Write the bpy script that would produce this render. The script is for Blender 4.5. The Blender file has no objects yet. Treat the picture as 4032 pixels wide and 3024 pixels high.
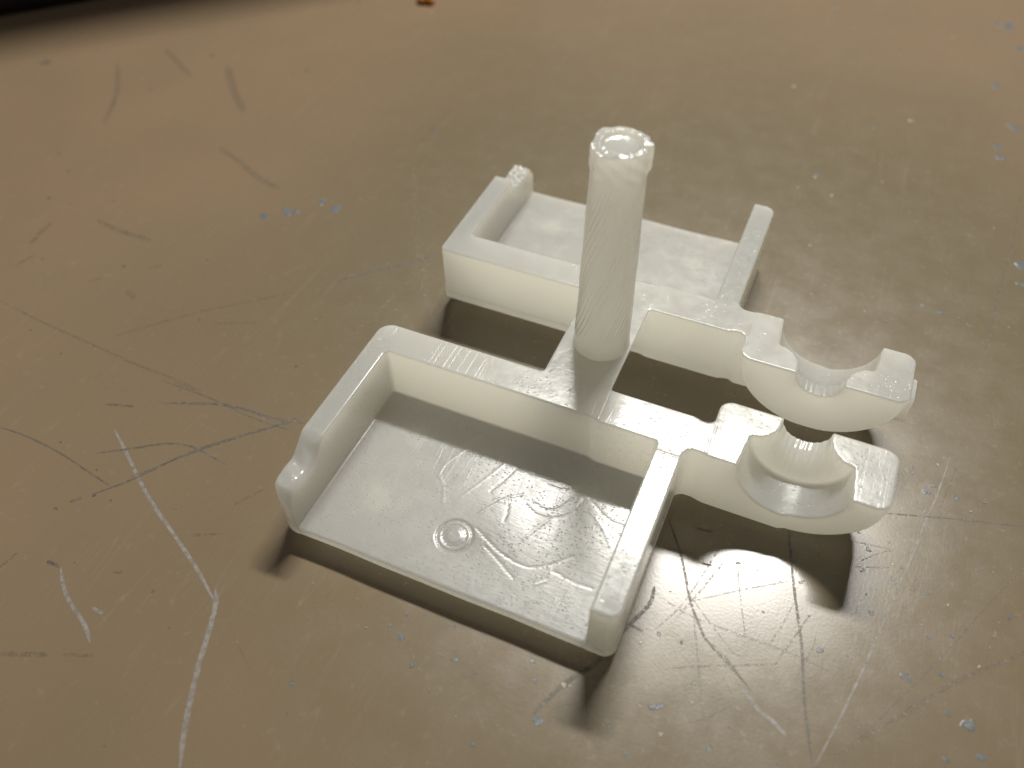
import bpy, bmesh, math, random
import numpy as np
from mathutils import Matrix, Vector

# ------------------------------------------------------------------ camera, world, light, exposure
# All lengths below are written in millimetres; MM turns them into metres.
MM = 0.001
scene = bpy.context.scene
col = scene.collection

LIFT = 1.5                      # unseen studs, added to set the shadows, lift the part this far
CAM_POS = (45.883, -69.599, 82.179 + LIFT)
ROT = ((0.9152972283265506, 0.40252756935769946, -0.01423164518227768),
       (0.29377264287182575, -0.6913408208707112, -0.6601102208688094),
       (-0.27555147973736207, 0.6000161875335932, -0.7510339250509297))
cam_data = bpy.data.cameras.new("camera")
cam = bpy.data.objects.new("camera", cam_data)
col.objects.link(cam)
right, down, fwd = Vector(ROT[0]), Vector(ROT[1]), Vector(ROT[2])
m3 = Matrix((right, -down, -fwd)).transposed()
cam.matrix_world = Matrix.Translation(Vector(CAM_POS) * MM) @ m3.to_4x4()
cam_data.sensor_width = 36.0
cam_data.lens = 3303.33 / 4032.0 * 36.0
cam_data.clip_start = 0.005
cam_data.clip_end = 20.0
cam_data.dof.use_dof = True
cam_data.dof.focus_distance = 0.0985
cam_data.dof.aperture_fstop = 19.0
scene.camera = cam

world = bpy.data.worlds.new("World")
scene.world = world
world.use_nodes = True
bg = world.node_tree.nodes["Background"]
bg.inputs[0].default_value = (0.95, 0.97, 1.0, 1)
bg.inputs[1].default_value = 0.07

def area_lamp(name, az, el, dist, w, h, power, colour, target=(30, -5, 3)):
    ld = bpy.data.lights.new(name, 'AREA')
    ld.shape = 'RECTANGLE'; ld.size = w * MM; ld.size_y = h * MM
    ld.energy = power; ld.color = colour
    lo = bpy.data.objects.new(name, ld)
    a, e = math.radians(az), math.radians(el)
    d = Vector((math.cos(a) * math.cos(e), math.sin(a) * math.cos(e), math.sin(e)))
    lo.location = (Vector(target) + d * dist) * MM
    lo.rotation_euler = d.to_track_quat('Z', 'Y').to_euler()
    col.objects.link(lo)
    return lo
area_lamp("lamp_key", 95, 56, 700, 255, 42, 6.2, (1.0, 0.972, 0.915))
area_lamp("lamp_fill", 250, 62, 1600, 900, 700, 2.1, (1.0, 0.95, 0.90))  # added fill for ambient light, brightens camera-side faces; no known source

scene.view_settings.view_transform = 'Standard'
scene.view_settings.look = 'None'
scene.view_settings.exposure = 0.0
scene.view_settings.gamma = 1.0
scene.cycles.use_denoising = True
scene.cycles.max_bounces = 14
scene.cycles.diffuse_bounces = 12
scene.cycles.transmission_bounces = 10
scene.cycles.glossy_bounces = 4
scene.cycles.sample_clamp_indirect = 6.0
scene.cycles.caustics_reflective = False

# ------------------------------------------------------------------ node helpers
class NT:
    def __init__(self, name):
        self.m = bpy.data.materials.new(name)
        self.m.use_nodes = True
        self.t = self.m.node_tree
        self.t.nodes.clear()
        self.out = self.t.nodes.new('ShaderNodeOutputMaterial')
    def n(self, kind, **kw):
        nd = self.t.nodes.new(kind)
        for k, v in kw.items():
            setattr(nd, k, v)
        return nd
    def l(self, a, b):
        self.t.links.new(a, b)
    def val(self, sock, v):
        if hasattr(v, 'is_linked'):
            self.l(v, sock)
        else:
            sock.default_value = v
    def math(self, op, a, b=None, c=None, clamp=False):
        nd = self.n('ShaderNodeMath', operation=op, use_clamp=clamp)
        self.val(nd.inputs[0], a)
        if b is not None: self.val(nd.inputs[1], b)
        if c is not None: self.val(nd.inputs[2], c)
        return nd.outputs[0]
    def ramp(self, x, lo, hi, a=0.0, b=1.0):
        nd = self.n('ShaderNodeMapRange', interpolation_type='SMOOTHSTEP')
        self.val(nd.inputs[0], x)
        nd.inputs[1].default_value = lo; nd.inputs[2].default_value = hi
        nd.inputs[3].default_value = a; nd.inputs[4].default_value = b
        return nd.outputs[0]
    def mix(self, f, a, b):
        nd = self.n('ShaderNodeMix', data_type='RGBA')
        self.val(nd.inputs[0], f)
        self.val(nd.inputs[6], a if hasattr(a, 'is_linked') else (*a, 1))
        self.val(nd.inputs[7], b if hasattr(b, 'is_linked') else (*b, 1))
        return nd.outputs[2]
    def coords(self, scale=(1000, 1000, 1000), rot=(0, 0, 0), loc=(0, 0, 0)):
        # object coordinates in millimetres
        if not hasattr(self, 'tc'):
            self.tc = self.n('ShaderNodeTexCoord')
        mp = self.n('ShaderNodeMapping')
        mp.inputs['Location'].default_value = loc
        mp.inputs['Rotation'].default_value = rot
        mp.inputs['Scale'].default_value = scale
        self.l(self.tc.outputs['Object'], mp.inputs[0])
        return mp.outputs[0]
    def noise(self, vec, scale, detail=3, rough=0.5, dist=0.0):
        nd = self.n('ShaderNodeTexNoise')
        self.l(vec, nd.inputs['Vector'])
        nd.inputs['Scale'].default_value = scale
        nd.inputs['Detail'].default_value = detail
        nd.inputs['Roughness'].default_value = rough
        nd.inputs['Distortion'].default_value = dist
        return nd.outputs[0]
    def voro(self, vec, scale, feature='F1', rnd=1.0):
        nd = self.n('ShaderNodeTexVoronoi', feature=feature)
        self.l(vec, nd.inputs['Vector'])
        nd.inputs['Scale'].default_value = scale
        nd.inputs['Randomness'].default_value = rnd
        return nd
    def bump(self, h, dist, strength=1.0, normal=None):
        nd = self.n('ShaderNodeBump')
        nd.inputs['Strength'].default_value = strength
        nd.inputs['Distance'].default_value = dist
        self.l(h, nd.inputs['Height'])
        if normal is not None: self.l(normal, nd.inputs['Normal'])
        return nd.outputs[0]

def fine_scratches(k, rots, scale_long, scale_cross, thr, width):
    """sum of long thin lines: very stretched noise, its level lines thinned"""
    acc = None
    for i, r in enumerate(rots):
        v = k.coords((1000 * scale_cross, 1000 * scale_long, 1000), (0, 0, r), (17.3 * i, 5.1 * i, 0))
        n1 = k.noise(v, 1.0, 0, 0.5)
        line = k.ramp(k.math('ABSOLUTE', k.math('SUBTRACT', n1, 0.5 + 0.06 * (i % 3))), 0.0, width, 1.0, 0.0)
        v2 = k.coords((90, 90, 90), (0, 0, r + 1), (3.3 * i, 9.1 * i, 0))
        msk = k.ramp(k.noise(v2, 1.0, 3), thr, thr + 0.06)
        line = k.math('MULTIPLY', line, msk)
        acc = line if acc is None else k.math('MAXIMUM', acc, line)
    return acc

# ------------------------------------------------------------------ materials
def plastic(name, floor=False):
    k = NT(name)
    vec = k.coords()
    pr = k.n('ShaderNodeBsdfDiffuse')
    gl = k.n('ShaderNodeBsdfGlossy')
    gl.inputs[0].default_value = (1, 1, 1, 1)
    cloud = k.noise(vec, 0.12, 3)
    base = k.mix(cloud, (0.80, 0.825, 0.845), (0.825, 0.85, 0.865))
    # sparse dirt specks caught in the surface
    vd = k.voro(vec, 0.42)
    speck = k.ramp(k.math('ADD', vd.outputs['Distance'], k.math('MULTIPLY', k.noise(vec, 5.0, 1), 0.10)), 0.085, 0.105, 1.0, 0.0)
    sel = k.math('GREATER_THAN', k.noise(vec, 0.23, 1), 0.60)
    speck = k.math('MULTIPLY', speck, sel)
    base = k.mix(k.math('MULTIPLY', speck, 0.75), base, (0.16, 0.14, 0.12))
    k.l(base, pr.inputs['Color'])
    rgh = k.ramp(k.noise(vec, 0.5, 4), 0.3, 0.7, 0.16 if not floor else 0.22, 0.22 if not floor else 0.28)
    k.l(rgh, gl.inputs['Roughness'])
    # orange peel, brushed tool marks, pits
    peel = k.noise(vec, 1.1, 2)
    grain = k.noise(k.coords((700, 4200, 1200), (0, 0, 0.35)), 1.0, 3, 0.6)
    pit = k.ramp(k.voro(k.coords((1000, 1700, 1000), (0, 0, 0.35)), 1.7 if floor else 1.2).outputs['Distance'], 0.10, 0.26, 0.0, 1.0)
    pmask = k.ramp(k.noise(vec, 0.18, 2), 0.45 if not floor else 0.38, 0.55)
    pit = k.math('MULTIPLY', k.math('SUBTRACT', pit, 1.0), pmask)
    scr = fine_scratches(k, (0.3, 1.25, 2.2, 2.9), 0.05, 0.9, 0.52, 0.012)
    h = k.math('MULTIPLY', peel, 0.012)
    h = k.math('MULTIPLY_ADD', grain, 0.003 if not floor else 0.008, h)
    h = k.math('MULTIPLY_ADD', pit, 0.055 if floor else 0.032, h)
    h = k.math('MULTIPLY_ADD', scr, -0.003, h)
    nrm = k.bump(h, MM)
    k.l(nrm, pr.inputs['Normal']); k.l(nrm, gl.inputs['Normal'])
    fr = k.n('ShaderNodeFresnel'); fr.inputs['IOR'].default_value = 1.5
    k.l(nrm, fr.inputs['Normal'])
    tr = k.n('ShaderNodeBsdfTranslucent')
    tr.inputs[0].default_value = (0.985, 0.968, 0.885, 1)
    mx = k.n('ShaderNodeMixShader')
    mx.inputs[0].default_value = 0.74
    k.l(pr.outputs[0], mx.inputs[1]); k.l(tr.outputs[0], mx.inputs[2])
    m2 = k.n('ShaderNodeMixShader')
    ge = k.n('ShaderNodeNewGeometry')   # the gloss sits on the outer skin only
    k.l(k.math('MULTIPLY', fr.outputs[0], k.math('SUBTRACT', 1.0, ge.outputs['Backfacing'])), m2.inputs[0]); k.l(mx.outputs[0], m2.inputs[1]); k.l(gl.outputs[0], m2.inputs[2])
    k.l(m2.outputs[0], k.out.inputs[0])
    return k.m
M_PLASTIC = plastic('milky_plastic')
M_FLOOR = plastic('milky_plastic_floor', True)

def table_material():
    k = NT('worn_table_paint')
    vec = k.coords()
    pr = k.n('ShaderNodeBsdfPrincipled')
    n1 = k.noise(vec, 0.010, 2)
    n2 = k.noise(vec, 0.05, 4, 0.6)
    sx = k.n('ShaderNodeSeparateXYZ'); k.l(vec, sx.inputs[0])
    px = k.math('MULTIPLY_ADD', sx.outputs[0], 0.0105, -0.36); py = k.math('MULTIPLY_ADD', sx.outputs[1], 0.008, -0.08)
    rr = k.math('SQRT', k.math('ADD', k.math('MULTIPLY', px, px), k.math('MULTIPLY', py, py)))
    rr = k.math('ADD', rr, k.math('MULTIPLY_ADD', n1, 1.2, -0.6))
    c = k.mix(k.ramp(rr, 0.35, 1.1), (0.166, 0.131, 0.076), (0.232, 0.164, 0.101))  # lens colour cast painted into the base colour: pinker, lighter towards the edges
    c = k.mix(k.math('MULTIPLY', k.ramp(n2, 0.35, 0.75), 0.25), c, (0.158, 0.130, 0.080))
    # small worn blotches
    n3 = k.noise(vec, 0.55, 4, 0.65)
    c = k.mix(k.math('MULTIPLY', k.ramp(n3, 0.60, 0.72), 0.10), c, (0.42, 0.36, 0.29))
    c = k.mix(k.math('MULTIPLY', k.ramp(n3, 0.28, 0.38, 1.0, 0.0), 0.12), c, (0.17, 0.13, 0.09))
    scr = fine_scratches(k, (0.2, 0.75, 1.3, 1.9, 2.4, 2.85), 0.012, 0.35, 0.50, 0.006)
    c = k.mix(k.math('MULTIPLY', scr, 0.07), c, (0.45, 0.38, 0.30))
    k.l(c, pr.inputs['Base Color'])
    rgh = k.ramp(k.noise(vec, 0.2, 5, 0.6), 0.3, 0.7, 0.22, 0.27)
    rgh = k.math('ADD', rgh, k.math('MULTIPLY', k.ramp(k.noise(vec, 1.1, 5, 0.75), 0.50, 0.72), 0.035))
    k.l(rgh, pr.inputs['Roughness'])
    pr.inputs['IOR'].default_value = 1.6
    h = k.math('MULTIPLY', k.noise(vec, 3.0, 3, 0.6), 0.0055)
    h = k.math('MULTIPLY_ADD', k.noise(vec, 0.25, 2), 0.003, h)
    h = k.math('MULTIPLY_ADD', scr, -0.0006, h)
    k.l(k.bump(h, MM), pr.inputs['Normal'])
    k.l(pr.outputs[0], k.out.inputs[0])
    return k.m
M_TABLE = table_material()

def simple(name, c1, c2, rough=0.5, scale=1.0, cover=None, metallic=0.0):
    """mottled two-tone surface; cover < 1 leaves ragged gaps (broken scratch marks)"""
    k = NT(name)
    vec = k.coords()
    pr = k.n('ShaderNodeBsdfPrincipled')
    n = k.noise(vec, scale, 3, 0.6)
    k.l(k.mix(k.ramp(n, 0.35, 0.65), c1, c2), pr.inputs['Base Color'])
    pr.inputs['Roughness'].default_value = rough
    pr.inputs['Metallic'].default_value = metallic
    k.l(k.bump(k.math('MULTIPLY', k.noise(vec, scale * 2, 2), 0.03), MM), pr.inputs['Normal'])
    if cover is not None:
        tp = k.n('ShaderNodeBsdfTransparent')
        mx = k.n('ShaderNodeMixShader')
        k.l(k.ramp(k.noise(vec, 2.6, 3, 0.7), cover - 0.10, cover + 0.10), mx.inputs[0])
        k.l(tp.outputs[0], mx.inputs[2]); k.l(pr.outputs[0], mx.inputs[1])
        k.l(mx.outputs[0], k.out.inputs[0])
    else:
        k.l(pr.outputs[0], k.out.inputs[0])
    return k.m
M_DARKSCR = simple('dark_scratch', (0.09, 0.08, 0.065), (0.16, 0.13, 0.10), 0.5, 1.0, 0.54)
M_FAINTSCR = simple('faint_scratch', (0.15, 0.115, 0.08), (0.21, 0.16, 0.11), 0.4, 1.0, 0.47)
M_PALESCR = simple('pale_scratch', (0.26, 0.24, 0.21), (0.18, 0.155, 0.13), 0.5, 1.2, 0.68)
M_SHINESCR = simple('fine_pale_scratch', (0.27, 0.22, 0.155), (0.22, 0.175, 0.12), 0.35, 1.2, 0.44)
M_BLUE = simple('blue_paint', (0.12, 0.145, 0.172), (0.165, 0.17, 0.165), 0.35, 0.8, 0.57)
M_CHIP = simple('dark_chip', (0.10, 0.08, 0.055), (0.15, 0.118, 0.08), 0.5, 1.0)
M_PALECHIP = simple('pale_chip', (0.38, 0.32, 0.25), (0.30, 0.25, 0.19), 0.3, 1.0)
M_BLACK = simple('black_rubbery_plastic', (0.012, 0.010, 0.009), (0.02, 0.016, 0.013), 0.6, 0.3)
M_ORANGE = simple('orange_crumb', (0.75, 0.28, 0.03), (0.60, 0.22, 0.03), 0.5, 1.0)

# ------------------------------------------------------------------ object helpers
def link(name, me, mat, parent=None):
    o = bpy.data.objects.new(name, me)
    col.objects.link(o)
    if mat is not None and not me.materials: me.materials.append(mat)
    if parent is not None: o.parent = parent
    return o
def tag(o, **kw):
    for k_, v in kw.items(): o[k_] = v
    return o
def mesh_np(name, V, F, N=None, smooth=True):
    me = bpy.data.meshes.new(name)
    V = np.asarray(V, np.float64) * MM
    me.vertices.add(len(V)); me.vertices.foreach_set('co', V.ravel())
    F = np.asarray(F, np.int32); w = F.shape[1]
    me.loops.add(F.size); me.loops.foreach_set('vertex_index', F.ravel())
    me.polygons.add(len(F))
    me.polygons.foreach_set('loop_start', np.arange(0, F.size, w, dtype=np.int32))
    me.polygons.foreach_set('loop_total', np.full(len(F), w, np.int32))
    me.update(calc_edges=True)
    if smooth:
        me.polygons.foreach_set('use_smooth', np.ones(len(F), bool))
        if N is not None: me.normals_split_custom_set_from_vertices(N.tolist())
    me.update()
    return me

# camera ray -> table point, only used to read where marks lie on the table (source pixels)
def on_table(u, v, z=0.0):
    q = Vector(((u - 2016) / 3303.33, (v - 1512) / 3303.33, 1.0))
    d = right * q.x + down * q.y + fwd * q.z
    s = (z - CAM_POS[2]) / d.z
    return (CAM_POS[0] + s * d.x, CAM_POS[1] + s * d.y)

# ------------------------------------------------------------------ setting: the table
rng = random.Random(7)
bm = bmesh.new()
bmesh.ops.create_grid(bm, x_segments=24, y_segments=24, size=1.0)
me = bpy.data.meshes.new('table_top'); bm.to_mesh(me); bm.free()
for v in me.vertices: v.co.x *= 0.9; v.co.y *= 0.9
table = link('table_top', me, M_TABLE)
tag(table, kind='structure', label='scratched tan metal table top under the white moulded part')

# ------------------------------------------------------------------ the moulded part as a distance field
H = 8.81; FL = 1.34
XC = 51.8
def box2(x, y, x0, x1, y0, y1, r):
    dx = np.abs(x - (x0 + x1) / 2) - (x1 - x0) / 2 + r
    dy = np.abs(y - (y0 + y1) / 2) - (y1 - y0) / 2 + r
    return np.hypot(np.maximum(dx, 0), np.maximum(dy, 0)) + np.minimum(np.maximum(dx, dy), 0) - r
def rmax(a, b, r):       # intersection, convex edge rounded with radius r
    return np.minimum(-r, np.maximum(a, b)) + np.hypot(np.maximum(a + r, 0), np.maximum(b + r, 0)) if np.ndim(r) else \
        np.minimum(-r, np.maximum(a, b)) + np.hypot(np.maximum(a + r, 0), np.maximum(b + r, 0))
def rmin(a, b, r):       # union, concave corner rounded with radius r
    return -rmax(-a, -b, r)
def sstep(x, a, b):
    t = np.clip((x - a) / (b - a), 0, 1); return t * t * (3 - 2 * t)
def wob(x, y, s):        # cheap smooth pseudo noise
    return (np.sin(x * s + 1.3 * np.sin(y * s * 0.7)) + np.sin(y * s * 1.31 + 1.7 * np.sin(x * s * 0.53 + 2))) * 0.5

def sdf(x, y, z):
    Y = np.abs(y); near = y < 0
    # plan of the tray's outer outline: corner radii differ
    r1 = np.where(near, 1.9, 0.9)          # corner at the bridge side, left
    ro = np.where(x < 20, np.where(Y < 20, r1, np.where(near, 2.6, 1.6)), np.where(Y < 20, 0.4, 1.3))
    outer = box2(x, Y, 0.0, 40.0, 7.65, 34.05 + 0.05 * wob(x, Y * 0, 0.6) * (Y > 20), ro)
    cav = box2(x, Y, 2.75, 37.05, 11.98, 60.0, 0.55)
    walls = rmax(outer, -cav, 0.15)
    arm = box2(x, Y, 30.0, 52.0, 7.65, 11.95, 0.3)
    walls = rmin(walls, arm, 1.15)
    fr = np.where(x < 50, 1.6, 1.7)
    flange = box2(x, Y, 42.0, 61.7, 3.62, 11.95, fr)
    plan = rmin(walls, flange, 0.9)
    # hook profile, a little less than a half disc hanging from the top face
    rad = np.hypot(x - XC, z - (H + 1.16))
    disc = rad - 9.92
    armreg = np.maximum(x - 52.0, 7.3 - Y)
    low = rmin(disc, np.minimum(np.maximum(x - 41.6, -100.0), armreg), 0.5)
    body = rmax(plan, low, 0.25)
    # gate stub on the outer end of the far hook
    tab = np.maximum(box2(x, Y, 60.5, 62.15, 5.0, 8.4, 0.25), np.maximum(z - (H - 0.35), 4.4 - z))
    body = np.where(near, body, np.minimum(body, tab))
    body = rmax(body, z - H, 0.22)
    body = rmax(body, -z, 0.35)
    # saddle notches
    ridge = 0.045 * np.sin((x - XC) * 10.0 + 0.8 * Y)
    rs = 2.68 + 2.1 * np.clip((Y - 3.6) / 3.9, 0, 1.05) ** 3.5 + ridge + 0.05 * wob(x, Y, 1.7)
    small = np.hypot(x - 51.75, z - H) - rs
    rl = 5.5 + 0.10 * (Y - 7.5)
    large = np.maximum(np.hypot(x - 51.75, z - H) - rl, 7.5 - Y)
    large = rmax(np.hypot(x - 51.75, z - H) - rl, 7.5 - Y, 0.35)
    notch = rmin(small, large, 0.35)
    body = rmax(body, -notch, 0.24)
    # melted low corner of the left wall
    hl = H + 0.9 - np.where(near, 2.6, 3.0) * sstep(Y, np.where(near, 24.8, 25.6), np.where(near, 29.6, 26.9)) + 0.15 * sstep(Y, 29.5, 31.5) - 2.0 * sstep(Y, 32.6, 34.6)
    hl = hl + 0.09 * wob(x, Y, 1.9) * sstep(Y, 26, 28) + np.where(near, 0.0, 0.16) * wob(x * 1.3, Y, 5.0) * sstep(Y, 26, 28) - np.where(near, 0.0, 0.5) * sstep(Y, 25.4, 26.2) - 0.015 * (x - 1.0) ** 2 * sstep(Y, 26, 29)
    body = np.where(x < 6, rmax(body, z - hl, np.where(near, 0.6, 0.25)), body)
    # floor slab
    slab = rmax(rmax(outer, z - (FL + 0.03 * wob(x, y, 0.35)), 0.25), -z, 0.3)
    ring = np.hypot(x - 19.35, y + 28.0)
    slab = slab + np.where((ring < 2.6) & (z > 0.5), 0.10 * np.exp(-((ring - 1.95) / 0.16) ** 2) + 0.05 * np.exp(-((ring - 1.35) / 0.12) ** 2) - 0.07 * sstep(ring, 1.1, 0.7) , 0)
    body = rmin(body, slab, 0.22)
    # runner bar between the two trays, undercut sides
    tp = (H - z) * 0.42
    bar = box2(x, y, 21.5 + tp, 29.95 - tp, -8.2, 8.2, 0.1)
    bar = rmax(rmax(bar, z - H, 0.2), (H - 2.9) - z, 0.6)
    body = rmin(body, bar, 0.45)
    body = np.maximum(body, z - H)
    return body

h = 0.2
gx = np.arange(-1.0, 63.4, h); gy = np.arange(-35.6, 35.7, h); gz = np.arange(-0.55, 9.5, h)
X, Yg, Z = np.meshgrid(gx, gy, gz, indexing='ij')
D = sdf(X.ravel(), Yg.ravel(), Z.ravel()).reshape(X.shape)
del X, Yg, Z
S = D < 0
nx, ny, nz = D.shape
cnt = np.zeros((nx - 1, ny - 1, nz - 1), np.int8)
for a in (0, 1):
    for b in (0, 1):
        for c in (0, 1):
            cnt += S[a:nx - 1 + a, b:ny - 1 + b, c:nz - 1 + c]
act = (cnt > 0) & (cnt < 8)
ci = np.argwhere(act)
idx = -np.ones(act.shape, np.int64); idx[act] = np.arange(len(ci))
acc = np.zeros((len(ci), 3)); num = np.zeros(len(ci))
corners = [(a, b, c) for a in (0, 1) for b in (0, 1) for c in (0, 1)]
for p in corners:
    for ax in range(3):
        if p[ax]: continue
        q = list(p); q[ax] = 1
        d0 = D[ci[:, 0] + p[0], ci[:, 1] + p[1], ci[:, 2] + p[2]]
        d1 = D[ci[:, 0] + q[0], ci[:, 1] + q[1], ci[:, 2] + q[2]]
        mk = (d0 < 0) != (d1 < 0)
        t = np.where(mk, d0 / np.where(mk, d0 - d1, 1), 0)
        pos = np.tile(np.array(p, float), (len(ci), 1)); pos[:, ax] = t
        acc[mk] += pos[mk]; num += mk
V = (ci + acc / num[:, None]) * h + np.array([gx[0], gy[0], gz[0]])
quads = []
for ax in range(3):
    s0 = [slice(None)] * 3; s1 = [slice(None)] * 3
    s0[ax] = slice(0, -1); s1[ax] = slice(1, None)
    A, B = S[tuple(s0)], S[tuple(s1)]
    e = np.argwhere(A != B)
    o1, o2 = [i for i in range(3) if i != ax]
    e = e[(e[:, o1] > 0) & (e[:, o2] > 0) & (e[:, o1] < D.shape[o1] - 1) & (e[:, o2] < D.shape[o2] - 1)]
    flip = A[tuple(e.T)]
    def cell(da, db):
        k_ = e.copy(); k_[:, o1] -= da; k_[:, o2] -= db
        return idx[tuple(k_.T)]
    q = np.stack([cell(1, 1), cell(0, 1), cell(0, 0), cell(1, 0)], 1)
    if ax == 1: flip = ~flip
    q[~flip] = q[~flip][:, ::-1]
    quads.append(q)
F = np.concatenate(quads)
def grad(V, e=0.02):
    g = np.stack([sdf(V[:, 0] + e * (i == 0), V[:, 1] + e * (i == 1), V[:, 2] + e * (i == 2)) -
                  sdf(V[:, 0] - e * (i == 0), V[:, 1] - e * (i == 1), V[:, 2] - e * (i == 2)) for i in range(3)], 1) / (2 * e)
    return g
for it in range(4):
    g = grad(V); d = sdf(V[:, 0], V[:, 1], V[:, 2])
    st = (d / np.maximum((g ** 2).sum(1), 0.25))[:, None] * g
    ln = np.linalg.norm(st, axis=1, keepdims=True)
    V = V - st * np.minimum(1, 0.12 / np.maximum(ln, 1e-9))
N = grad(V, 0.05)
# mould parting lines across the top faces: seen only as a fine crease
topf = (V[:, 2] > H - 0.05) & (N[:, 2] > 0.9)
for s_ in (-1, 1):
    dd = V[:, 0] - (42.25 + 0.12 * np.sin(V[:, 1] * 1.3)); mk = topf & (V[:, 1] * s_ > 0) & (np.abs(dd) < 0.6)
    N[mk, 0] += 0.5 * (dd[mk] / 0.14) * np.exp(-(dd[mk] / 0.14) ** 2)
dd = V[:, 1] + 13.6 + 0.08 * np.sin(V[:, 0] * 2); mk = topf & (V[:, 0] > 36.5) & (V[:, 0] < 40.4) & (np.abs(dd) < 0.6)
N[mk, 1] += 0.5 * (dd[mk] / 0.14) * np.exp(-(dd[mk] / 0.14) ** 2)
# ---- moulding flow marks on the floor of the near tray (shallow grooves and ridges)
def polyline_dist(P, pts):
    d = np.full(len(P), 1e9)
    for a, b in zip(pts[:-1], pts[1:]):
        a = np.array(a); b = np.array(b); ab = b - a
        t = np.clip(((P - a) @ ab) / (ab @ ab + 1e-9), 0, 1)
        d = np.minimum(d, np.hypot(*(P - a - t[:, None] * ab).T))
    return d
def smooth_path(uvs, z, n=6):
    P = [np.array(on_table(u, v, z)) for u, v in uvs]
    out = []
    P = [P[0]] + P + [P[-1]]
    for i in range(1, len(P) - 2):
        for s in range(n):
            t = s / n
            out.append(0.5 * ((2 * P[i]) + (-P[i - 1] + P[i + 1]) * t + (2 * P[i - 1] - 5 * P[i] + 4 * P[i + 1] - P[i + 2]) * t * t + (-P[i - 1] + 3 * P[i] - 3 * P[i + 1] + P[i + 2]) * t ** 3))
    out.append(P[-2])
    return out
def c4(pts): return [(1400 + x * 0.5425, 1500 + y * 0.5425) for x, y in pts]
flow = [c4([(840, 470), (740, 540), (660, 600), (610, 680), (640, 760), (635, 880)]),
        c4([(1300, 680), (1400, 720), (1490, 725)]), c4([(1180, 640), (1330, 710), (1440, 770), (1540, 790)]),
        c4([(900, 960), (1000, 900), (1100, 850), (1230, 820)]), c4([(1240, 900), (1320, 970), (1430, 990), (1560, 960), (1660, 860)]),
        c4([(1290, 880), (1380, 930), (1480, 920), (1580, 850)]), c4([(1240, 1130), (1340, 1050), (1430, 990)]),
        c4([(1700, 850), (1800, 880), (1900, 910), (2010, 870)]), c4([(1730, 890), (1790, 960), (1860, 1020), (1950, 1050)]),
        c4([(1740, 990), (1800, 1080), (1850, 1200)]), c4([(880, 1070), (990, 1190), (1100, 1280), (1250, 1350), (1420, 1330), (1580, 1270)]),
        c4([(940, 1200), (1040, 1310), (1140, 1430)]), c4([(1410, 1340), (1400, 1440), (1300, 1480)]),
        c4([(1440, 1380), (1560, 1450), (1720, 1510)]), c4([(1110, 900), (1100, 960), (1080, 1020)]),
        c4([(1130, 560), (1000, 670), (880, 760), (770, 840)]), c4([(1200, 600), (1080, 720), (980, 800)])]
onfl = (V[:, 1] < -12.3) & (V[:, 0] > 3) & (V[:, 0] < 36.8) & (np.abs(V[:, 2] - FL) < 0.15)
P2 = V[onfl][:, :2]
dz = np.zeros(len(P2)); ndx = np.zeros((len(P2), 2))
def hfun(P):
    hh = np.zeros(len(P))
    for i, f in enumerate(FP):
        d = polyline_dist(P, f)
        hh += (-0.017 if i % 3 else 0.013) * np.exp(-(d / 0.145) ** 2)
    return hh
FP = [smooth_path(f, FL + LIFT) for f in flow]
h0 = hfun(P2); e = 0.04
gxh = (hfun(P2 + [e, 0]) - h0) / e; gyh = (hfun(P2 + [0, e]) - h0) / e
Vf = V[onfl]; Vf[:, 2] += h0; V[onfl] = Vf
Nf = N[onfl]; Nf[:, 0] -= gxh; Nf[:, 1] -= gyh; N[onfl] = Nf
N /= np.maximum(np.linalg.norm(N, axis=1, keepdims=True), 1e-9)
# sanity: face winding against the gradient
fn = np.cross(V[F[:, 1]] - V[F[:, 0]], V[F[:, 2]] - V[F[:, 0]])
bad = (fn * N[F[:, 0]]).sum(1) < 0
F[bad] = F[bad][:, ::-1]

# ---- cut the one continuous surface into its parts
C_ = V[F].mean(1); cx, cy, cz = C_.T; cY = np.abs(cy); fz = N[F].mean(1)[:, 2]
reg = np.zeros(len(F), int)
side = np.where(cy < 0, 0, 100)
k_tray, k_wall_l, k_wall_b, k_wall_r, k_mark, k_arm, k_hook, k_bar = 1, 2, 3, 4, 5, 6, 7, 8
reg[:] = k_tray
up = cz > FL + 0.05
reg[up & (cx < 2.9)] = k_wall_l
reg[up & (cx > 36.9)] = k_wall_r
reg[up & (cY < 12.15)] = k_wall_b
reg[(cx > 40.15)] = k_arm
reg[(cx > 42.6) | ((cx > 41.5) & (cY < 7.4))] = k_hook
reg[(np.hypot(cx - 19.35, cy + 28.0) < 2.35) & (cz > 0.6)] = k_mark
isbar = (cY < 7.62) & (cx < 40)
reg = reg + side
reg[isbar] = k_bar
def sub(r, name, mat, parent, **kw):
    f = F[reg == r]
    u, inv = np.unique(f, return_inverse=True)
    me = mesh_np(name, V[u], inv.reshape(f.shape), N[u])
    return tag(link(name, me, mat, parent), **kw)

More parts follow.
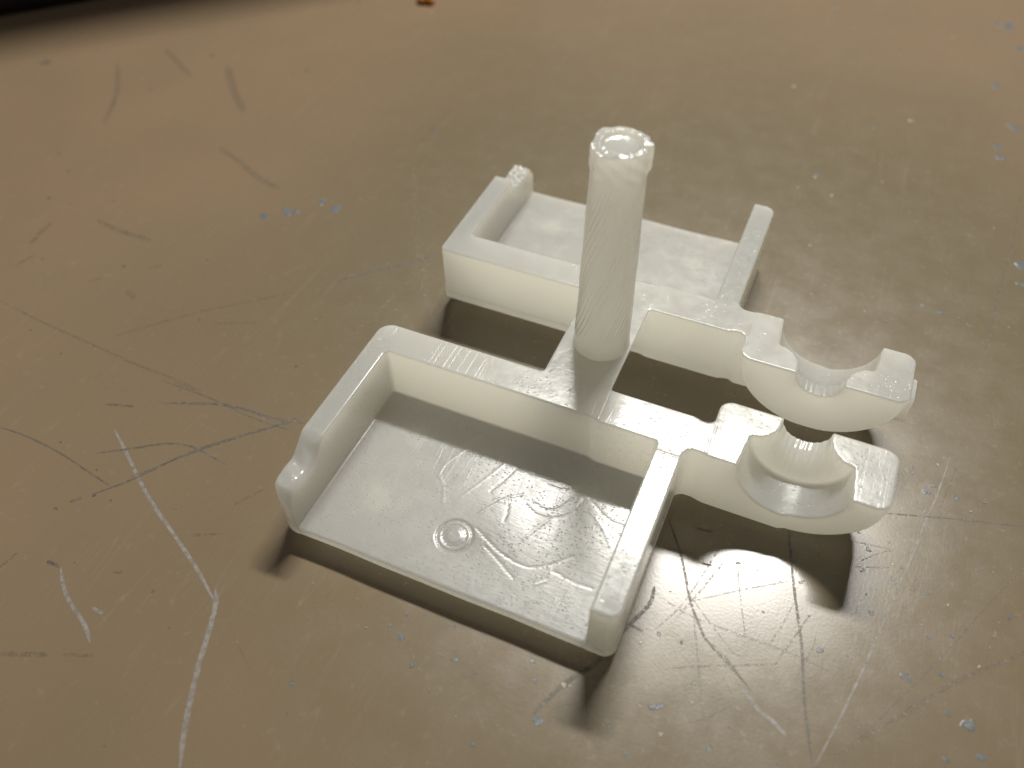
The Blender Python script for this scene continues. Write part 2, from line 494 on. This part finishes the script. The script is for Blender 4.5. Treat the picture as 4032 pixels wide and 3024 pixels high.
root = bpy.data.objects.new('moulded_part', None)
col.objects.link(root)
root.empty_display_size = 0.01
root.location.z = LIFT * MM
tag(root, label='milky white moulded plastic part, two open trays with hooks and an upright sprue', category='plastic part')
for s, nm in ((0, 'near'), (100, 'far')):
    t = sub(k_tray + s, 'tray', M_FLOOR, root, label='open tray nearest the viewer with a glossy marked floor' if s == 0 else 'tray behind the upright sprue, blurred')
    sub(k_wall_b + s, 'back_wall', M_PLASTIC, t)
    sub(k_wall_l + s, 'side_wall', M_PLASTIC, t, label='end wall with a melted low corner')
    sub(k_wall_r + s, 'side_wall', M_PLASTIC, t)
    if s == 0: sub(k_mark, 'ejector_mark', M_FLOOR, t)
    a = sub(k_arm + s, 'arm', M_PLASTIC, root)
    sub(k_hook + s, 'hook', M_PLASTIC, a)
sub(k_bar, 'cross_bar', M_PLASTIC, root)
for tr in [o for o in root.children if o.name.startswith('tray')]:
    sg = -1 if tr.name == 'tray' else 1
    for fx, fy in ((9, 17), (31, 17), (9, 27), (31, 27)):
        bm = bmesh.new()
        bmesh.ops.create_cone(bm, cap_ends=True, segments=24, radius1=1.3 * MM, radius2=1.6 * MM, depth=(LIFT + 0.4) * MM,
                              matrix=Matrix.Translation(Vector((fx, sg * fy, (0.4 - LIFT) / 2)) * MM))
        me = bpy.data.meshes.new('added_stud'); bm.to_mesh(me); bm.free()
        link('added_stud', me, M_PLASTIC, tr)  # added support under the tray, out of sight

# ---- sprue: tapered rod with slanting striations and a torn, flared tip
def rod():
    nth, nzv = 260, 330
    th = np.linspace(0, 2 * np.pi, nth, endpoint=False)
    z0, z1 = H - 0.3, 36.9
    zz = np.linspace(z0, z1, nzv)
    T, Zz = np.meshgrid(th, zz)
    u = (Zz - z0) / (z1 - z0)
    r = 3.38 - 0.62 * u
    r += 0.14 * np.exp(-((Zz - 10.9) / 0.7) ** 2) * 0 + 0.10 * np.exp(-(Zz - z0) / 0.8)
    amp = 0.14 * np.clip((Zz - 11.0) / 1.5, 0, 1) * np.clip((33.5 - Zz) / 2.0, 0, 1)
    ph = 34 * T - 3.6 * Zz
    rid = np.abs(np.sin(ph / 1.0 * 0.5 + 0.6 * np.sin(3 * T + 0.35 * Zz)))
    r -= amp * (1 - rid) * (0.6 + 0.4 * np.sin(5 * T - 0.5 * Zz))
    r += 0.03 * np.sin(7 * T - 0.8 * Zz)
    fl = sstep(Zz, 33.0, 34.6) - 0.35 * sstep(Zz, 35.4, 36.9)
    r += fl * (0.0 + 0.06 * np.sin(2 * T + 0.6) + 0.08 * np.sin(5 * T + 1) + 0.05 * np.sin(11 * T))
    for t0, a0, w0 in ((0.18, 0.30, 0.10), (2.7, 0.25, 0.28), (3.4, 0.12, 0.2), (5.6, 0.12, 0.15)):
        dt = np.abs((T - t0 + np.pi) % (2 * np.pi) - np.pi)
        r += a0 * np.exp(-(dt / w0) ** 2) * sstep(Zz, 33.6, 35.2)
    r += 0.03 * np.sin(9 * T + 4 * Zz) * fl
    return th, T, Zz, r
th, T, Zz, r = rod()
ax_x = 26.15 + 0.40 * (Zz - H) / 28; ax_y = -0.30 - 0.95 * (Zz - H) / 28
zt = Zz + np.clip((Zz - 35.5) / 1.4, 0, 1) * (0.25 * np.sin(T + 1.2) + 0.12 * np.sin(4 * T) + 0.03 * np.sin(13 * T) + 0.35 * np.exp(-((T - 2.6) / 0.5) ** 2))
Vr = np.stack([ax_x + r * np.cos(T), ax_y + r * np.sin(T), zt], -1).reshape(-1, 3)
nth, nzv = len(th), T.shape[0]
i = np.arange(nth); j = np.arange(nzv - 1)
I, J = np.meshgrid(i, j)
Fr = np.stack([J * nth + I, J * nth + (I + 1) % nth, (J + 1) * nth + (I + 1) % nth, (J + 1) * nth + I], -1).reshape(-1, 4)
zc = Vr[Fr][:, :, 2].mean(1)
def submesh(V, F, name):
    u, inv = np.unique(F, return_inverse=True)
    return mesh_np(name, V[u], inv.reshape(F.shape))
tip_rows = (J.reshape(-1) >= int(nzv * 0.905))
sprue = link('sprue', submesh(Vr, Fr[~tip_rows], 'sprue'), M_PLASTIC, root)
# tip: outer flare + torn rim + sunken inner disc
ringN = 26
rows = [Vr.reshape(nzv, nth, 3)[k_] for k_ in range(int(nzv * 0.905), nzv)]
top = rows[-1]; cen = np.array([26.58, -1.25, 36.9])
for s in range(1, ringN + 1):
    f = 1 - s / ringN
    ring_ = cen + (top - cen) * np.array([f, f, 1.0])
    rad = np.hypot(*(ring_[:, :2] - cen[:2]).T)
    bmp = 0.09 * np.exp(-((rad - 2.15) / 0.28) ** 2) * (1 + 0.5 * np.sin(9 * th) * np.sin(4 * th + 1) + 0.3 * np.sin(23 * th + 2)) + 0.04 * np.sin(8 * th) * (rad > 1.8)
    ring_[:, 2] = cen[2] + (top[:, 2] - cen[2]) * min(1, max(0, (f - 0.45) / 0.4)) - 0.30 * (1 - sstep(rad, 1.75, 2.05)) + bmp
    rows.append(ring_)
Rw = np.array(rows); nr = len(Rw)
Vt = Rw.reshape(-1, 3)
I, J = np.meshgrid(np.arange(nth), np.arange(nr - 1))
Ft = np.stack([J * nth + I, J * nth + (I + 1) % nth, (J + 1) * nth + (I + 1) % nth, (J + 1) * nth + I], -1).reshape(-1, 4)
isd = (J.reshape(-1) >= nr - 1 - int(ringN * 0.62))
tip = link('sprue_tip', submesh(Vt, Ft[~isd], 'sprue_tip'), M_PLASTIC, sprue)
tag(tip, label='torn flared tip of the sprue')
link('tip_face', submesh(Vt, Ft[isd], 'tip_face'), M_PLASTIC, sprue)

# ------------------------------------------------------------------ black case at the far left edge of view
def rounded_prism(name, pts, z0, z1, mat, bev=2.0, seg=4, parent=None):
    bm = bmesh.new()
    lo = [bm.verts.new((x * MM, y * MM, z0 * MM)) for x, y in pts]
    hi = [bm.verts.new((x * MM, y * MM, z1 * MM)) for x, y in pts]
    bm.faces.new(lo[::-1]); bm.faces.new(hi)
    n = len(pts)
    for i in range(n):
        bm.faces.new((lo[i], lo[(i + 1) % n], hi[(i + 1) % n], hi[i]))
    bmesh.ops.bevel(bm, geom=bm.edges[:] + bm.verts[:], offset=bev * MM, segments=seg, profile=0.5, affect='EDGES')
    me = bpy.data.meshes.new(name); bm.to_mesh(me); bm.free()
    for p in me.polygons: p.use_smooth = True
    return link(name, me, mat, parent)
u_ = np.array([0.70, 0.714]); n_ = np.array([-0.714, 0.70])
p0 = np.array(on_table(0, 72))
pts = [p0 - u_ * 90, p0 + u_ * 130, p0 + u_ * 130 + n_ * 70, p0 - u_ * 90 + n_ * 70]
case = bpy.data.objects.new('black_case', None); col.objects.link(case)
tag(case, label='black case, blurred, its edge cut by the top left corner of the photo', category='case')
rounded_prism('body', [tuple(p) for p in pts], 0.0, 45.0, M_BLACK, 2.5, 4, case)
pts2 = [pts[0] + (u_ + n_) * 0.4, pts[1] + (n_ - u_) * 0.4, pts[2] - (u_ + n_) * 0.4, pts[3] - (n_ - u_) * 0.4]
rounded_prism('lid', [tuple(p) for p in pts2], 45.2, 58.0, M_BLACK, 2.0, 4, case)

# ------------------------------------------------------------------ scratches and chips on the table
hcount = 0
def ribbon(uvs, w, mat, raw=False, jit=0.07, label=None):
    """uvs: where the mark lies, read off the photograph and laid on the table plane"""
    global hcount
    hcount += 1
    P = smooth_path(uvs, 0.0, 10)
    z = 0.004 + 0.00015 * hcount
    V, F = [], []
    n = len(P)
    # resample to about 0.5 mm
    Q = [P[0]]
    for a, b in zip(P[:-1], P[1:]):
        L = np.linalg.norm(b - a); m = max(1, int(L / 0.6))
        for s in range(1, m + 1): Q.append(a + (b - a) * s / m)
    n = len(Q)
    for i in range(n):
        a = Q[max(0, i - 1)]; b = Q[min(n - 1, i + 1)]
        t = (b - a) / (np.linalg.norm(b - a) + 1e-9); nn = np.array([-t[1], t[0]])
        e = min(1.0, 0.25 + 6.0 * min(i, n - 1 - i) / n)
        ww = w * 0.5 * e
        l = Q[i] + nn * ww * (1 + rng.uniform(-jit, jit) * 2); r_ = Q[i] - nn * ww * (1 + rng.uniform(-jit, jit) * 2)
        V += [(l[0], l[1], z), (r_[0], r_[1], z)]
        if i: k_ = 2 * i; F.append((k_ - 2, k_ - 1, k_ + 1, k_))
    me = mesh_np('scratch', V, F, smooth=False)
    o = link('scratch', me, mat, table)
    if label: o['label'] = label
    return o
def S_(ox, oy, k_, pts): return [(ox + x * k_, oy + y * k_) for x, y in pts]
f7 = 0.919; A7 = (0, 1500)
def s7(*pts): return S_(0, 1500, f7, pts)
f1 = 0.738
def s1(*pts): return S_(2400, 1800, f1, pts)
f2 = 0.904
def s2(*pts): return S_(0, 0, f2, pts)
W0 = 0.32
ribbon(s7((490, 207), (540, 305), (585, 400), (650, 520), (740, 650), (840, 800), (925, 955)), 0.42, M_PALESCR, label='long pale gouge')
ribbon(s7((922, 895), (925, 950), (890, 1090), (850, 1220), (815, 1370), (790, 1500), (770, 1659)), 0.55, M_PALESCR, label='long pale gouge')
ribbon(s7((930, 960), (980, 1050), (1030, 1150), (1080, 1255)), 0.22, M_SHINESCR)
ribbon(s7((200, 772), (255, 795)), 0.45, M_DARKSCR)
ribbon(s7((260, 800), (278, 900), (320, 980), (365, 1050), (385, 1120)), 0.42, M_PALESCR)
ribbon(s7((0, 197), (120, 240), (250, 305), (350, 370), (470, 450)), 0.24, M_DARKSCR)
ribbon(s7((695, 95), (900, 98), (1040, 118), (1150, 155), (1300, 182)), 0.40, M_DARKSCR)
ribbon(s7((700, 0), (850, 55), (960, 100), (1100, 165), (1270, 220)), 0.20, M_DARKSCR)
ribbon(s7((405, 310), (560, 290), (700, 270), (800, 275), (880, 310), (965, 358)), 0.30, M_DARKSCR)
ribbon(s7((390, 488), (560, 425), (760, 330), (900, 275), (1100, 215), (1310, 145)), 0.34, M_DARKSCR)
ribbon(s7((560, 412), (800, 318), (960, 262), (1200, 190), (1310, 165)), 0.22, M_DARKSCR)
ribbon(s7((300, 518), (350, 500)), 0.40, M_DARKSCR)
ribbon(s7((450, 100), (510, 104), (575, 110)), 0.35, M_DARKSCR)
ribbon(s7((0, 800), (35, 770), (75, 735)), 0.40, M_FAINTSCR)
ribbon(s7((820, 663), (860, 658)), 0.5, M_FAINTSCR); ribbon(s7((870, 658), (950, 655)), 0.3, M_FAINTSCR)
ribbon(s7((0, 1168), (100, 1170), (205, 1174)), 0.55, M_FAINTSCR); ribbon(s7((270, 1172), (400, 1178)), 0.35, M_FAINTSCR)
ribbon(s7((395, 970), (440, 998)), 0.35, M_PALESCR)
ribbon(s7((485, 822), (525, 818)), 0.35, M_FAINTSCR)
ribbon(s7((1000, 532), (1060, 500), (1140, 458)), 0.16, M_DARKSCR)
ribbon(s7((745, 0), (870, 60), (1000, 110)), 0.2, M_FAINTSCR)
ribbon(s2((0, 1310), (200, 1410), (400, 1500), (600, 1590), (780, 1659), (900, 1720)), 0.34, M_FAINTSCR)
ribbon(s2((500, 1465), (700, 1405), (900, 1352), (1150, 1300), (1300, 1268)), 0.36, M_FAINTSCR)
ribbon(s2((1460, 1225), (1600, 1190), (1760, 1150), (1920, 1105)), 0.40, M_DARKSCR)
ribbon(s2((425, 958), (520, 1005), (655, 1045)), 0.9, M_FAINTSCR)
ribbon(s2((130, 1062), (180, 1010), (225, 968)), 0.8, M_FAINTSCR)
ribbon(s2((950, 640), (1050, 710), (1120, 770), (1220, 828)), 1.1, M_FAINTSCR)
ribbon(s2((992, 290), (1015, 380), (1060, 490)), 1.5, M_FAINTSCR)
ribbon(s2((510, 265), (510, 400), (450, 540)), 1.0, M_FAINTSCR)
ribbon(s2((720, 215), (800, 300), (825, 330)), 1.2, M_FAINTSCR)
ribbon(s2((550, 1265), (590, 1300)), 0.7, M_FAINTSCR); ribbon(s2((640, 1168), (705, 1158)), 0.4, M_FAINTSCR)
ribbon(s2((385, 1228), (450, 1210)), 0.4, M_FAINTSCR); ribbon(s2((60, 1160), (150, 1110)), 0.45, M_FAINTSCR)
ribbon(s2((930, 1408), (1130, 1405)), 0.3, M_FAINTSCR)
ribbon(s2((1800, 720), (1820, 1000), (1840, 1200), (1890, 1440)), 0.9, M_SHINESCR)
ribbon(s2((1440, 1510), (1640, 1360), (1900, 1110)), 0.4, M_SHINESCR); ribbon(s2((1360, 1400), (1560, 1300), (1800, 1180)), 0.3, M_SHINESCR)
ribbon(s2((1560, 1440), (1750, 1330), (1930, 1190)), 0.3, M_SHINESCR); ribbon(s2((1200, 1659), (1480, 1480), (1640, 1380)), 0.25, M_SHINESCR)
# lower right fan of scratches
ribbon(s1((1818, 0), (1740, 220), (1690, 330), (1600, 560), (1480, 830), (1380, 1070), (1250, 1350), (1095, 1650)), 0.22, M_PALESCR, label='long fine scratch across the right side')
ribbon(s1((955, 385), (970, 560), (995, 780), (1025, 1000), (1040, 1300), (1085, 1659)), 0.30, M_DARKSCR)
ribbon(s1((2300, 1010), (2080, 1100), (1850, 1200), (1500, 1410), (1090, 1659)), 0.45, M_FAINTSCR)
ribbon(s1((2212, 590), (2000, 810), (1800, 1040), (1500, 1340), (1350, 1490)), 0.20, M_FAINTSCR)
ribbon(s1((300, 290), (380, 520), (430, 760), (480, 900), (520, 980), (640, 1110), (760, 1250)), 0.30, M_DARKSCR)
ribbon(s1((700, 1220), (780, 1330), (860, 1400), (940, 1482)), 0.42, M_PALESCR)
ribbon(s1((520, 980), (620, 1080), (700, 1180)), 0.5, M_FAINTSCR)
ribbon(s1((450, 860), (465, 1010), (490, 1280), (520, 1470), (565, 1610)), 0.24, M_FAINTSCR)
ribbon(s1((240, 690), (215, 780), (120, 880), (0, 1000)), 0.45, M_DARKSCR)
ribbon(S_(1000, 1900, .7233, [(1960, 890), (1850, 990), (1740, 1060), (1640, 1140), (1520, 1260)]), 0.50, M_DARKSCR)
ribbon(s1((590, 480), (400, 770), (230, 930)), 0.18, M_FAINTSCR); ribbon(s1((610, 560), (480, 720), (350, 865)), 0.24, M_FAINTSCR)
ribbon(s1((440, 768), (700, 710), (970, 660)), 0.16, M_FAINTSCR); ribbon(s1((240, 720), (420, 840), (650, 930), (1000, 1060), (1180, 1150)), 0.20, M_FAINTSCR)
ribbon(s1((310, 1125), (600, 1112), (910, 1105)), 0.20, M_FAINTSCR); ribbon(s1((1070, 840), (980, 970), (880, 1110)), 0.22, M_FAINTSCR)
ribbon(s1((680, 560), (700, 760), (725, 960)), 0.16, M_FAINTSCR); ribbon(s1((980, 790), (900, 930), (850, 1000)), 0.16, M_FAINTSCR)
ribbon(s1((1455, 298), (1700, 318), (1900, 335), (2212, 370)), 0.20, M_DARKSCR); ribbon(s1((1280, 445), (1500, 490)), 0.18, M_FAINTSCR)
ribbon(s1((1310, 585), (1500, 590)), 0.16, M_FAINTSCR); ribbon(s1((1330, 560), (1420, 520), (1520, 490)), 0.16, M_FAINTSCR)
ribbon(s1((1560, 150), (1640, 240), (1700, 320)), 0.22, M_SHINESCR); ribbon(s1((1850, 0), (1840, 90), (1760, 280)), 0.2, M_FAINTSCR)
ribbon(s1((1100, 960), (1080, 1020), (990, 1190)), 0.18, M_FAINTSCR); ribbon(s1((80, 880), (180, 930)), 0.3, M_DARKSCR)
ribbon(s1((1330, 1010), (1250, 1160)), 0.16, M_SHINESCR); ribbon(s1((430, 740), (640, 1020), (700, 1060)), 0.14, M_FAINTSCR)
ribbon(s1((600, 1170), (660, 1270)), 0.14, M_FAINTSCR); ribbon(s1((690, 1300), (520, 1390), (400, 1420)), 0.14, M_FAINTSCR)
ribbon(s1((450, 372), (490, 385), (550, 398)), 0.32, M_CHIP); ribbon(s1((490, 566), (545, 578)), 0.22, M_CHIP)
ribbon(s1((1600, 1500), (1700, 1300), (1800, 1200)), 0.15, M_SHINESCR); ribbon(s1((2100, 830), (2000, 1080), (1960, 1130)), 0.25, M_SHINESCR)
c3 = (2800, 0, 0.7837)
ribbon(S_(*c3, [(1572, 900), (1520, 1180), (1450, 1450), (1400, 1659), (1375, 1760)]), 0.40, M_FAINTSCR)
ribbon(S_(*c3, [(900, 930), (1100, 1230), (1180, 1370), (1290, 1590)]), 0.45, M_SHINESCR)
ribbon(S_(*c3, [(1340, 1010), (1520, 1105)]), 0.8, M_SHINESCR); ribbon(S_(*c3, [(1200, 1570), (1330, 1659)]), 0.3, M_SHINESCR)
ribbon(S_(*c3, [(630, 725), (760, 780), (850, 830)]), 0.8, M_SHINESCR); ribbon(S_(*c3, [(400, 1380), (620, 1450), (780, 1485)]), 0.3, M_SHINESCR)
# faint strokes below the near tray
for a in ([(320, 500), (335, 680), (355, 830)], [(395, 590), (440, 700), (470, 820)], [(540, 590), (600, 700)], [(700, 700), (760, 900)],
          [(780, 880), (850, 940)], [(830, 860), (910, 1040)], [(160, 820), (190, 890)], [(900, 1380), (1060, 1452)], [(560, 1120), (610, 1310)],
          [(960, 900), (1040, 960)], [(1180, 1000), (1260, 1080)], [(0, 1350), (50, 1420)]):
    ribbon(S_(1000, 1900, .7233, a), 0.16, M_SHINESCR)

# chips and paint flecks: irregular little flakes lying on the paint
def flake(u, v, size, mat, name, k_=1.0, thick=0.002):
    global hcount
    hcount += 1
    c = np.array(on_table(u, v)); n = rng.randint(7, 11)
    bm = bmesh.new(); a0 = rng.uniform(0, 6.28); st = rng.uniform(0.5, 1.0)
    vs = []
    for i in range(n):
        a = 6.283 * i / n; r_ = size * rng.uniform(0.40, 1.15) * 0.5 * (0.72 if mat in (M_CHIP, M_DARKSCR) else 0.95)
        x, y = math.cos(a) * r_, math.sin(a) * r_ * st
        vs.append((c[0] + x * math.cos(a0) - y * math.sin(a0), c[1] + x * math.sin(a0) + y * math.cos(a0)))
    z = 0.004 + 0.00015 * hcount
    V = [(x, y, 0.001) for x, y in vs] + [(c[0] + (x - c[0]) * .8, c[1] + (y - c[1]) * .8, z + thick) for x, y in vs]
    bv = [bm.verts.new(Vector(p) * MM) for p in V]
    for i in range(n): bm.faces.new((bv[i], bv[(i + 1) % n], bv[n + (i + 1) % n], bv[n + i]))
    bm.faces.new(bv[n:])
    me = bpy.data.meshes.new(name); bm.to_mesh(me); bm.free()
    return link(name, me, mat, table)
blue1 = [(1240, 50, 30), (1205, 70, 35), (1690, 180, 45), (1730, 155, 30), (1610, 80, 30), (1570, 140, 18), (1620, 55, 20), (1835, 487, 25), (1380, 490, 30),
         (1510, 650, 30), (1350, 605, 26), (1395, 830, 24), (1620, 708, 22), (1695, 725, 22), (1770, 690, 18), (1025, 665, 28), (985, 505, 30), (980, 550, 22),
         (1125, 1030, 28), (1570, 1165, 34), (1600, 1195, 24), (1705, 960, 22), (1800, 1370, 36), (1920, 1430, 60), (1960, 600, 24), (2130, 855, 30),
         (260, 945, 28), (450, 1210, 22), (240, 1330, 50), (275, 1325, 30), (1330, 1440, 26), (1790, 1615, 30), (1770, 1160, 24), (905, 1640, 26),
         (530, 1560, 30), (1330, 400, 22), (1560, 590, 22), (1575, 800, 24), (1830, 955, 34), (90, 1585, 30), (1270, 1060, 20), (1980, 1600, 40), (1490, 455, 16), (1850, 220, 30), (2000, 240, 26)]
for x, y, s in blue1:
    flake(2400 + x * f1, 1800 + y * f1, s * 0.031, M_BLUE, 'paint_fleck')
for x, y, s in [(800, 845, 42), (790, 825, 24), (862, 997, 30), (830, 715, 30), (740, 775, 22), (1090, 965, 34), (1095, 785, 30), (1515, 970, 30), (1530, 1080, 34),
                (1550, 1300, 70), (205, 1088, 36), (955, 1130, 20), (1400, 1090, 16), (1203, 1037, 16), (1195, 1425, 40), (1410, 1380, 20), (1930, 1330, 26)]:
    flake(1000 + x * .7233, 1900 + y * .7233, s * 0.027, M_BLUE, 'paint_fleck')
for x, y, s in [(1150, 945, 55), (1250, 920, 75), (1285, 925, 50), (1400, 885, 50), (1460, 905, 60)]:
    flake(x * f2, y * f2, s * 0.05, M_BLUE, 'paint_fleck')
for x, y, s in [(1500, 130, 90), (1440, 120, 60), (1550, 240, 60), (1430, 430, 50), (1440, 735, 50), (1450, 790, 50), (1520, 640, 70), (1555, 1330, 50), (1145, 1563, 26),
                (530, 880, 40), (1560, 1430, 36), (820, 640, 36), (1060, 1530, 40)]:
    flake(2800 + x * .7837, y * .7837, s * 0.045, M_BLUE, 'paint_fleck')
for x, y, s in [(690, 565, 34), (820, 825, 20), (385, 990, 30), (325, 717, 14), (1065, 848, 18), (790, 605, 14), (640, 1440, 20), (1045, 1395, 20), (910, 665, 12), (580, 455, 12), (1370, 735, 18), (430, 600, 12), (1025, 808, 10)]:
    flake(2400 + x * f1, 1800 + y * f1, s * 0.030, M_CHIP, 'chip')
for x, y, s in [(260, 262, 18), (415, 380, 13), (755, 550, 10), (772, 40, 14), (570, 375, 12), (655, 900, 18), (448, 1565, 20), (240, 545, 24), (725, 1058, 12), (405, 490, 30), (475, 512, 18), (1230, 1425, 14), (320, 778, 10), (448, 30, 10)]:
    flake(x * f7, 1500 + y * f7, s * 0.034, M_CHIP if s < 16 else M_DARKSCR, 'chip')
for x, y, s in [(205, 272, 90), (1165, 437, 26), (1580, 320, 26), (1280, 318, 34), (1340, 305, 36), (215, 865, 26), (498, 875, 24), (540, 1160, 22), (310, 886, 16), (258, 665, 22), (655, 385, 26),
                (1885, 570, 50), (1845, 607, 34), (1560, 8, 40), (268, 1540, 14), (135, 1437, 16), (185, 1130, 14), (1290, 1595, 22), (870, 1392, 18), (925, 240, 40), (300, 745, 24), (905, 1132, 14)]:
    flake(x * f2, y * f2, s * 0.046, M_DARKSCR if s > 20 else M_CHIP, 'chip')
for x, y, s in [(625, 30, 60), (1265, 938, 18), (870, 1618, 22), (1550, 715, 26), (1530, 1150, 22), (990, 1308, 16), (1515, 1240, 18)]:
    flake(2800 + x * .7837, y * .7837, s * 0.045, M_CHIP, 'chip')
for x, y, s in [(415, 433, 30), (1215, 190, 26), (1005, 607, 40), (435, 942, 22), (605, 982, 22), (810, 1495, 18), (505, 1480, 18), (1420, 1145, 14), (770, 1565, 16), (1495, 1645, 20), (860, 915, 24), (495, 1232, 20)]:
    flake(2800 + x * .7837, y * .7837, s * 0.038, M_PALECHIP, 'chip')
for x, y, s in [(1805, 790, 22), (1665, 895, 18), (270, 1480, 30), (160, 1330, 26), (165, 990, 20), (440, 1310, 26), (2045, 615, 16), (1510, 575, 16), (1970, 1120, 24), (1750, 40, 20), (685, 945, 26), (1500, 500, 14), (1810, 310, 14), (1925, 290, 18)]:
    flake(2400 + x * f1, 1800 + y * f1, s * 0.026, M_PALECHIP, 'chip')
for x, y, s in [(1690, 1105, 34), (1720, 1110, 26), (610, 790, 16), (1100, 1270, 10)]:
    flake(1000 + x * .7233, 1900 + y * .7233, s * 0.026, M_PALECHIP, 'chip')

# orange crumb at the top edge of the view
crumb_c = on_table(1683, 8)
bm = bmesh.new()
bmesh.ops.create_icosphere(bm, subdivisions=3, radius=1.0)
for v in bm.verts:
    s = 1 + 0.18 * math.sin(5 * v.co.x + 3 * v.co.y) + 0.12 * math.sin(7 * v.co.z + 2)
    v.co = Vector((v.co.x * 2.0 * s, v.co.y * 1.6 * s, max(-0.75, v.co.z) * 1.1 * s)) * MM
me = bpy.data.meshes.new('crumb'); bm.to_mesh(me); bm.free()
for p in me.polygons: p.use_smooth = True
cr = link('crumb', me, M_ORANGE)
cr.location = (crumb_c[0] * MM, crumb_c[1] * MM, 0.9 * MM)
tag(cr, label='small blurred orange crumb lying at the top edge of the table', category='crumb')
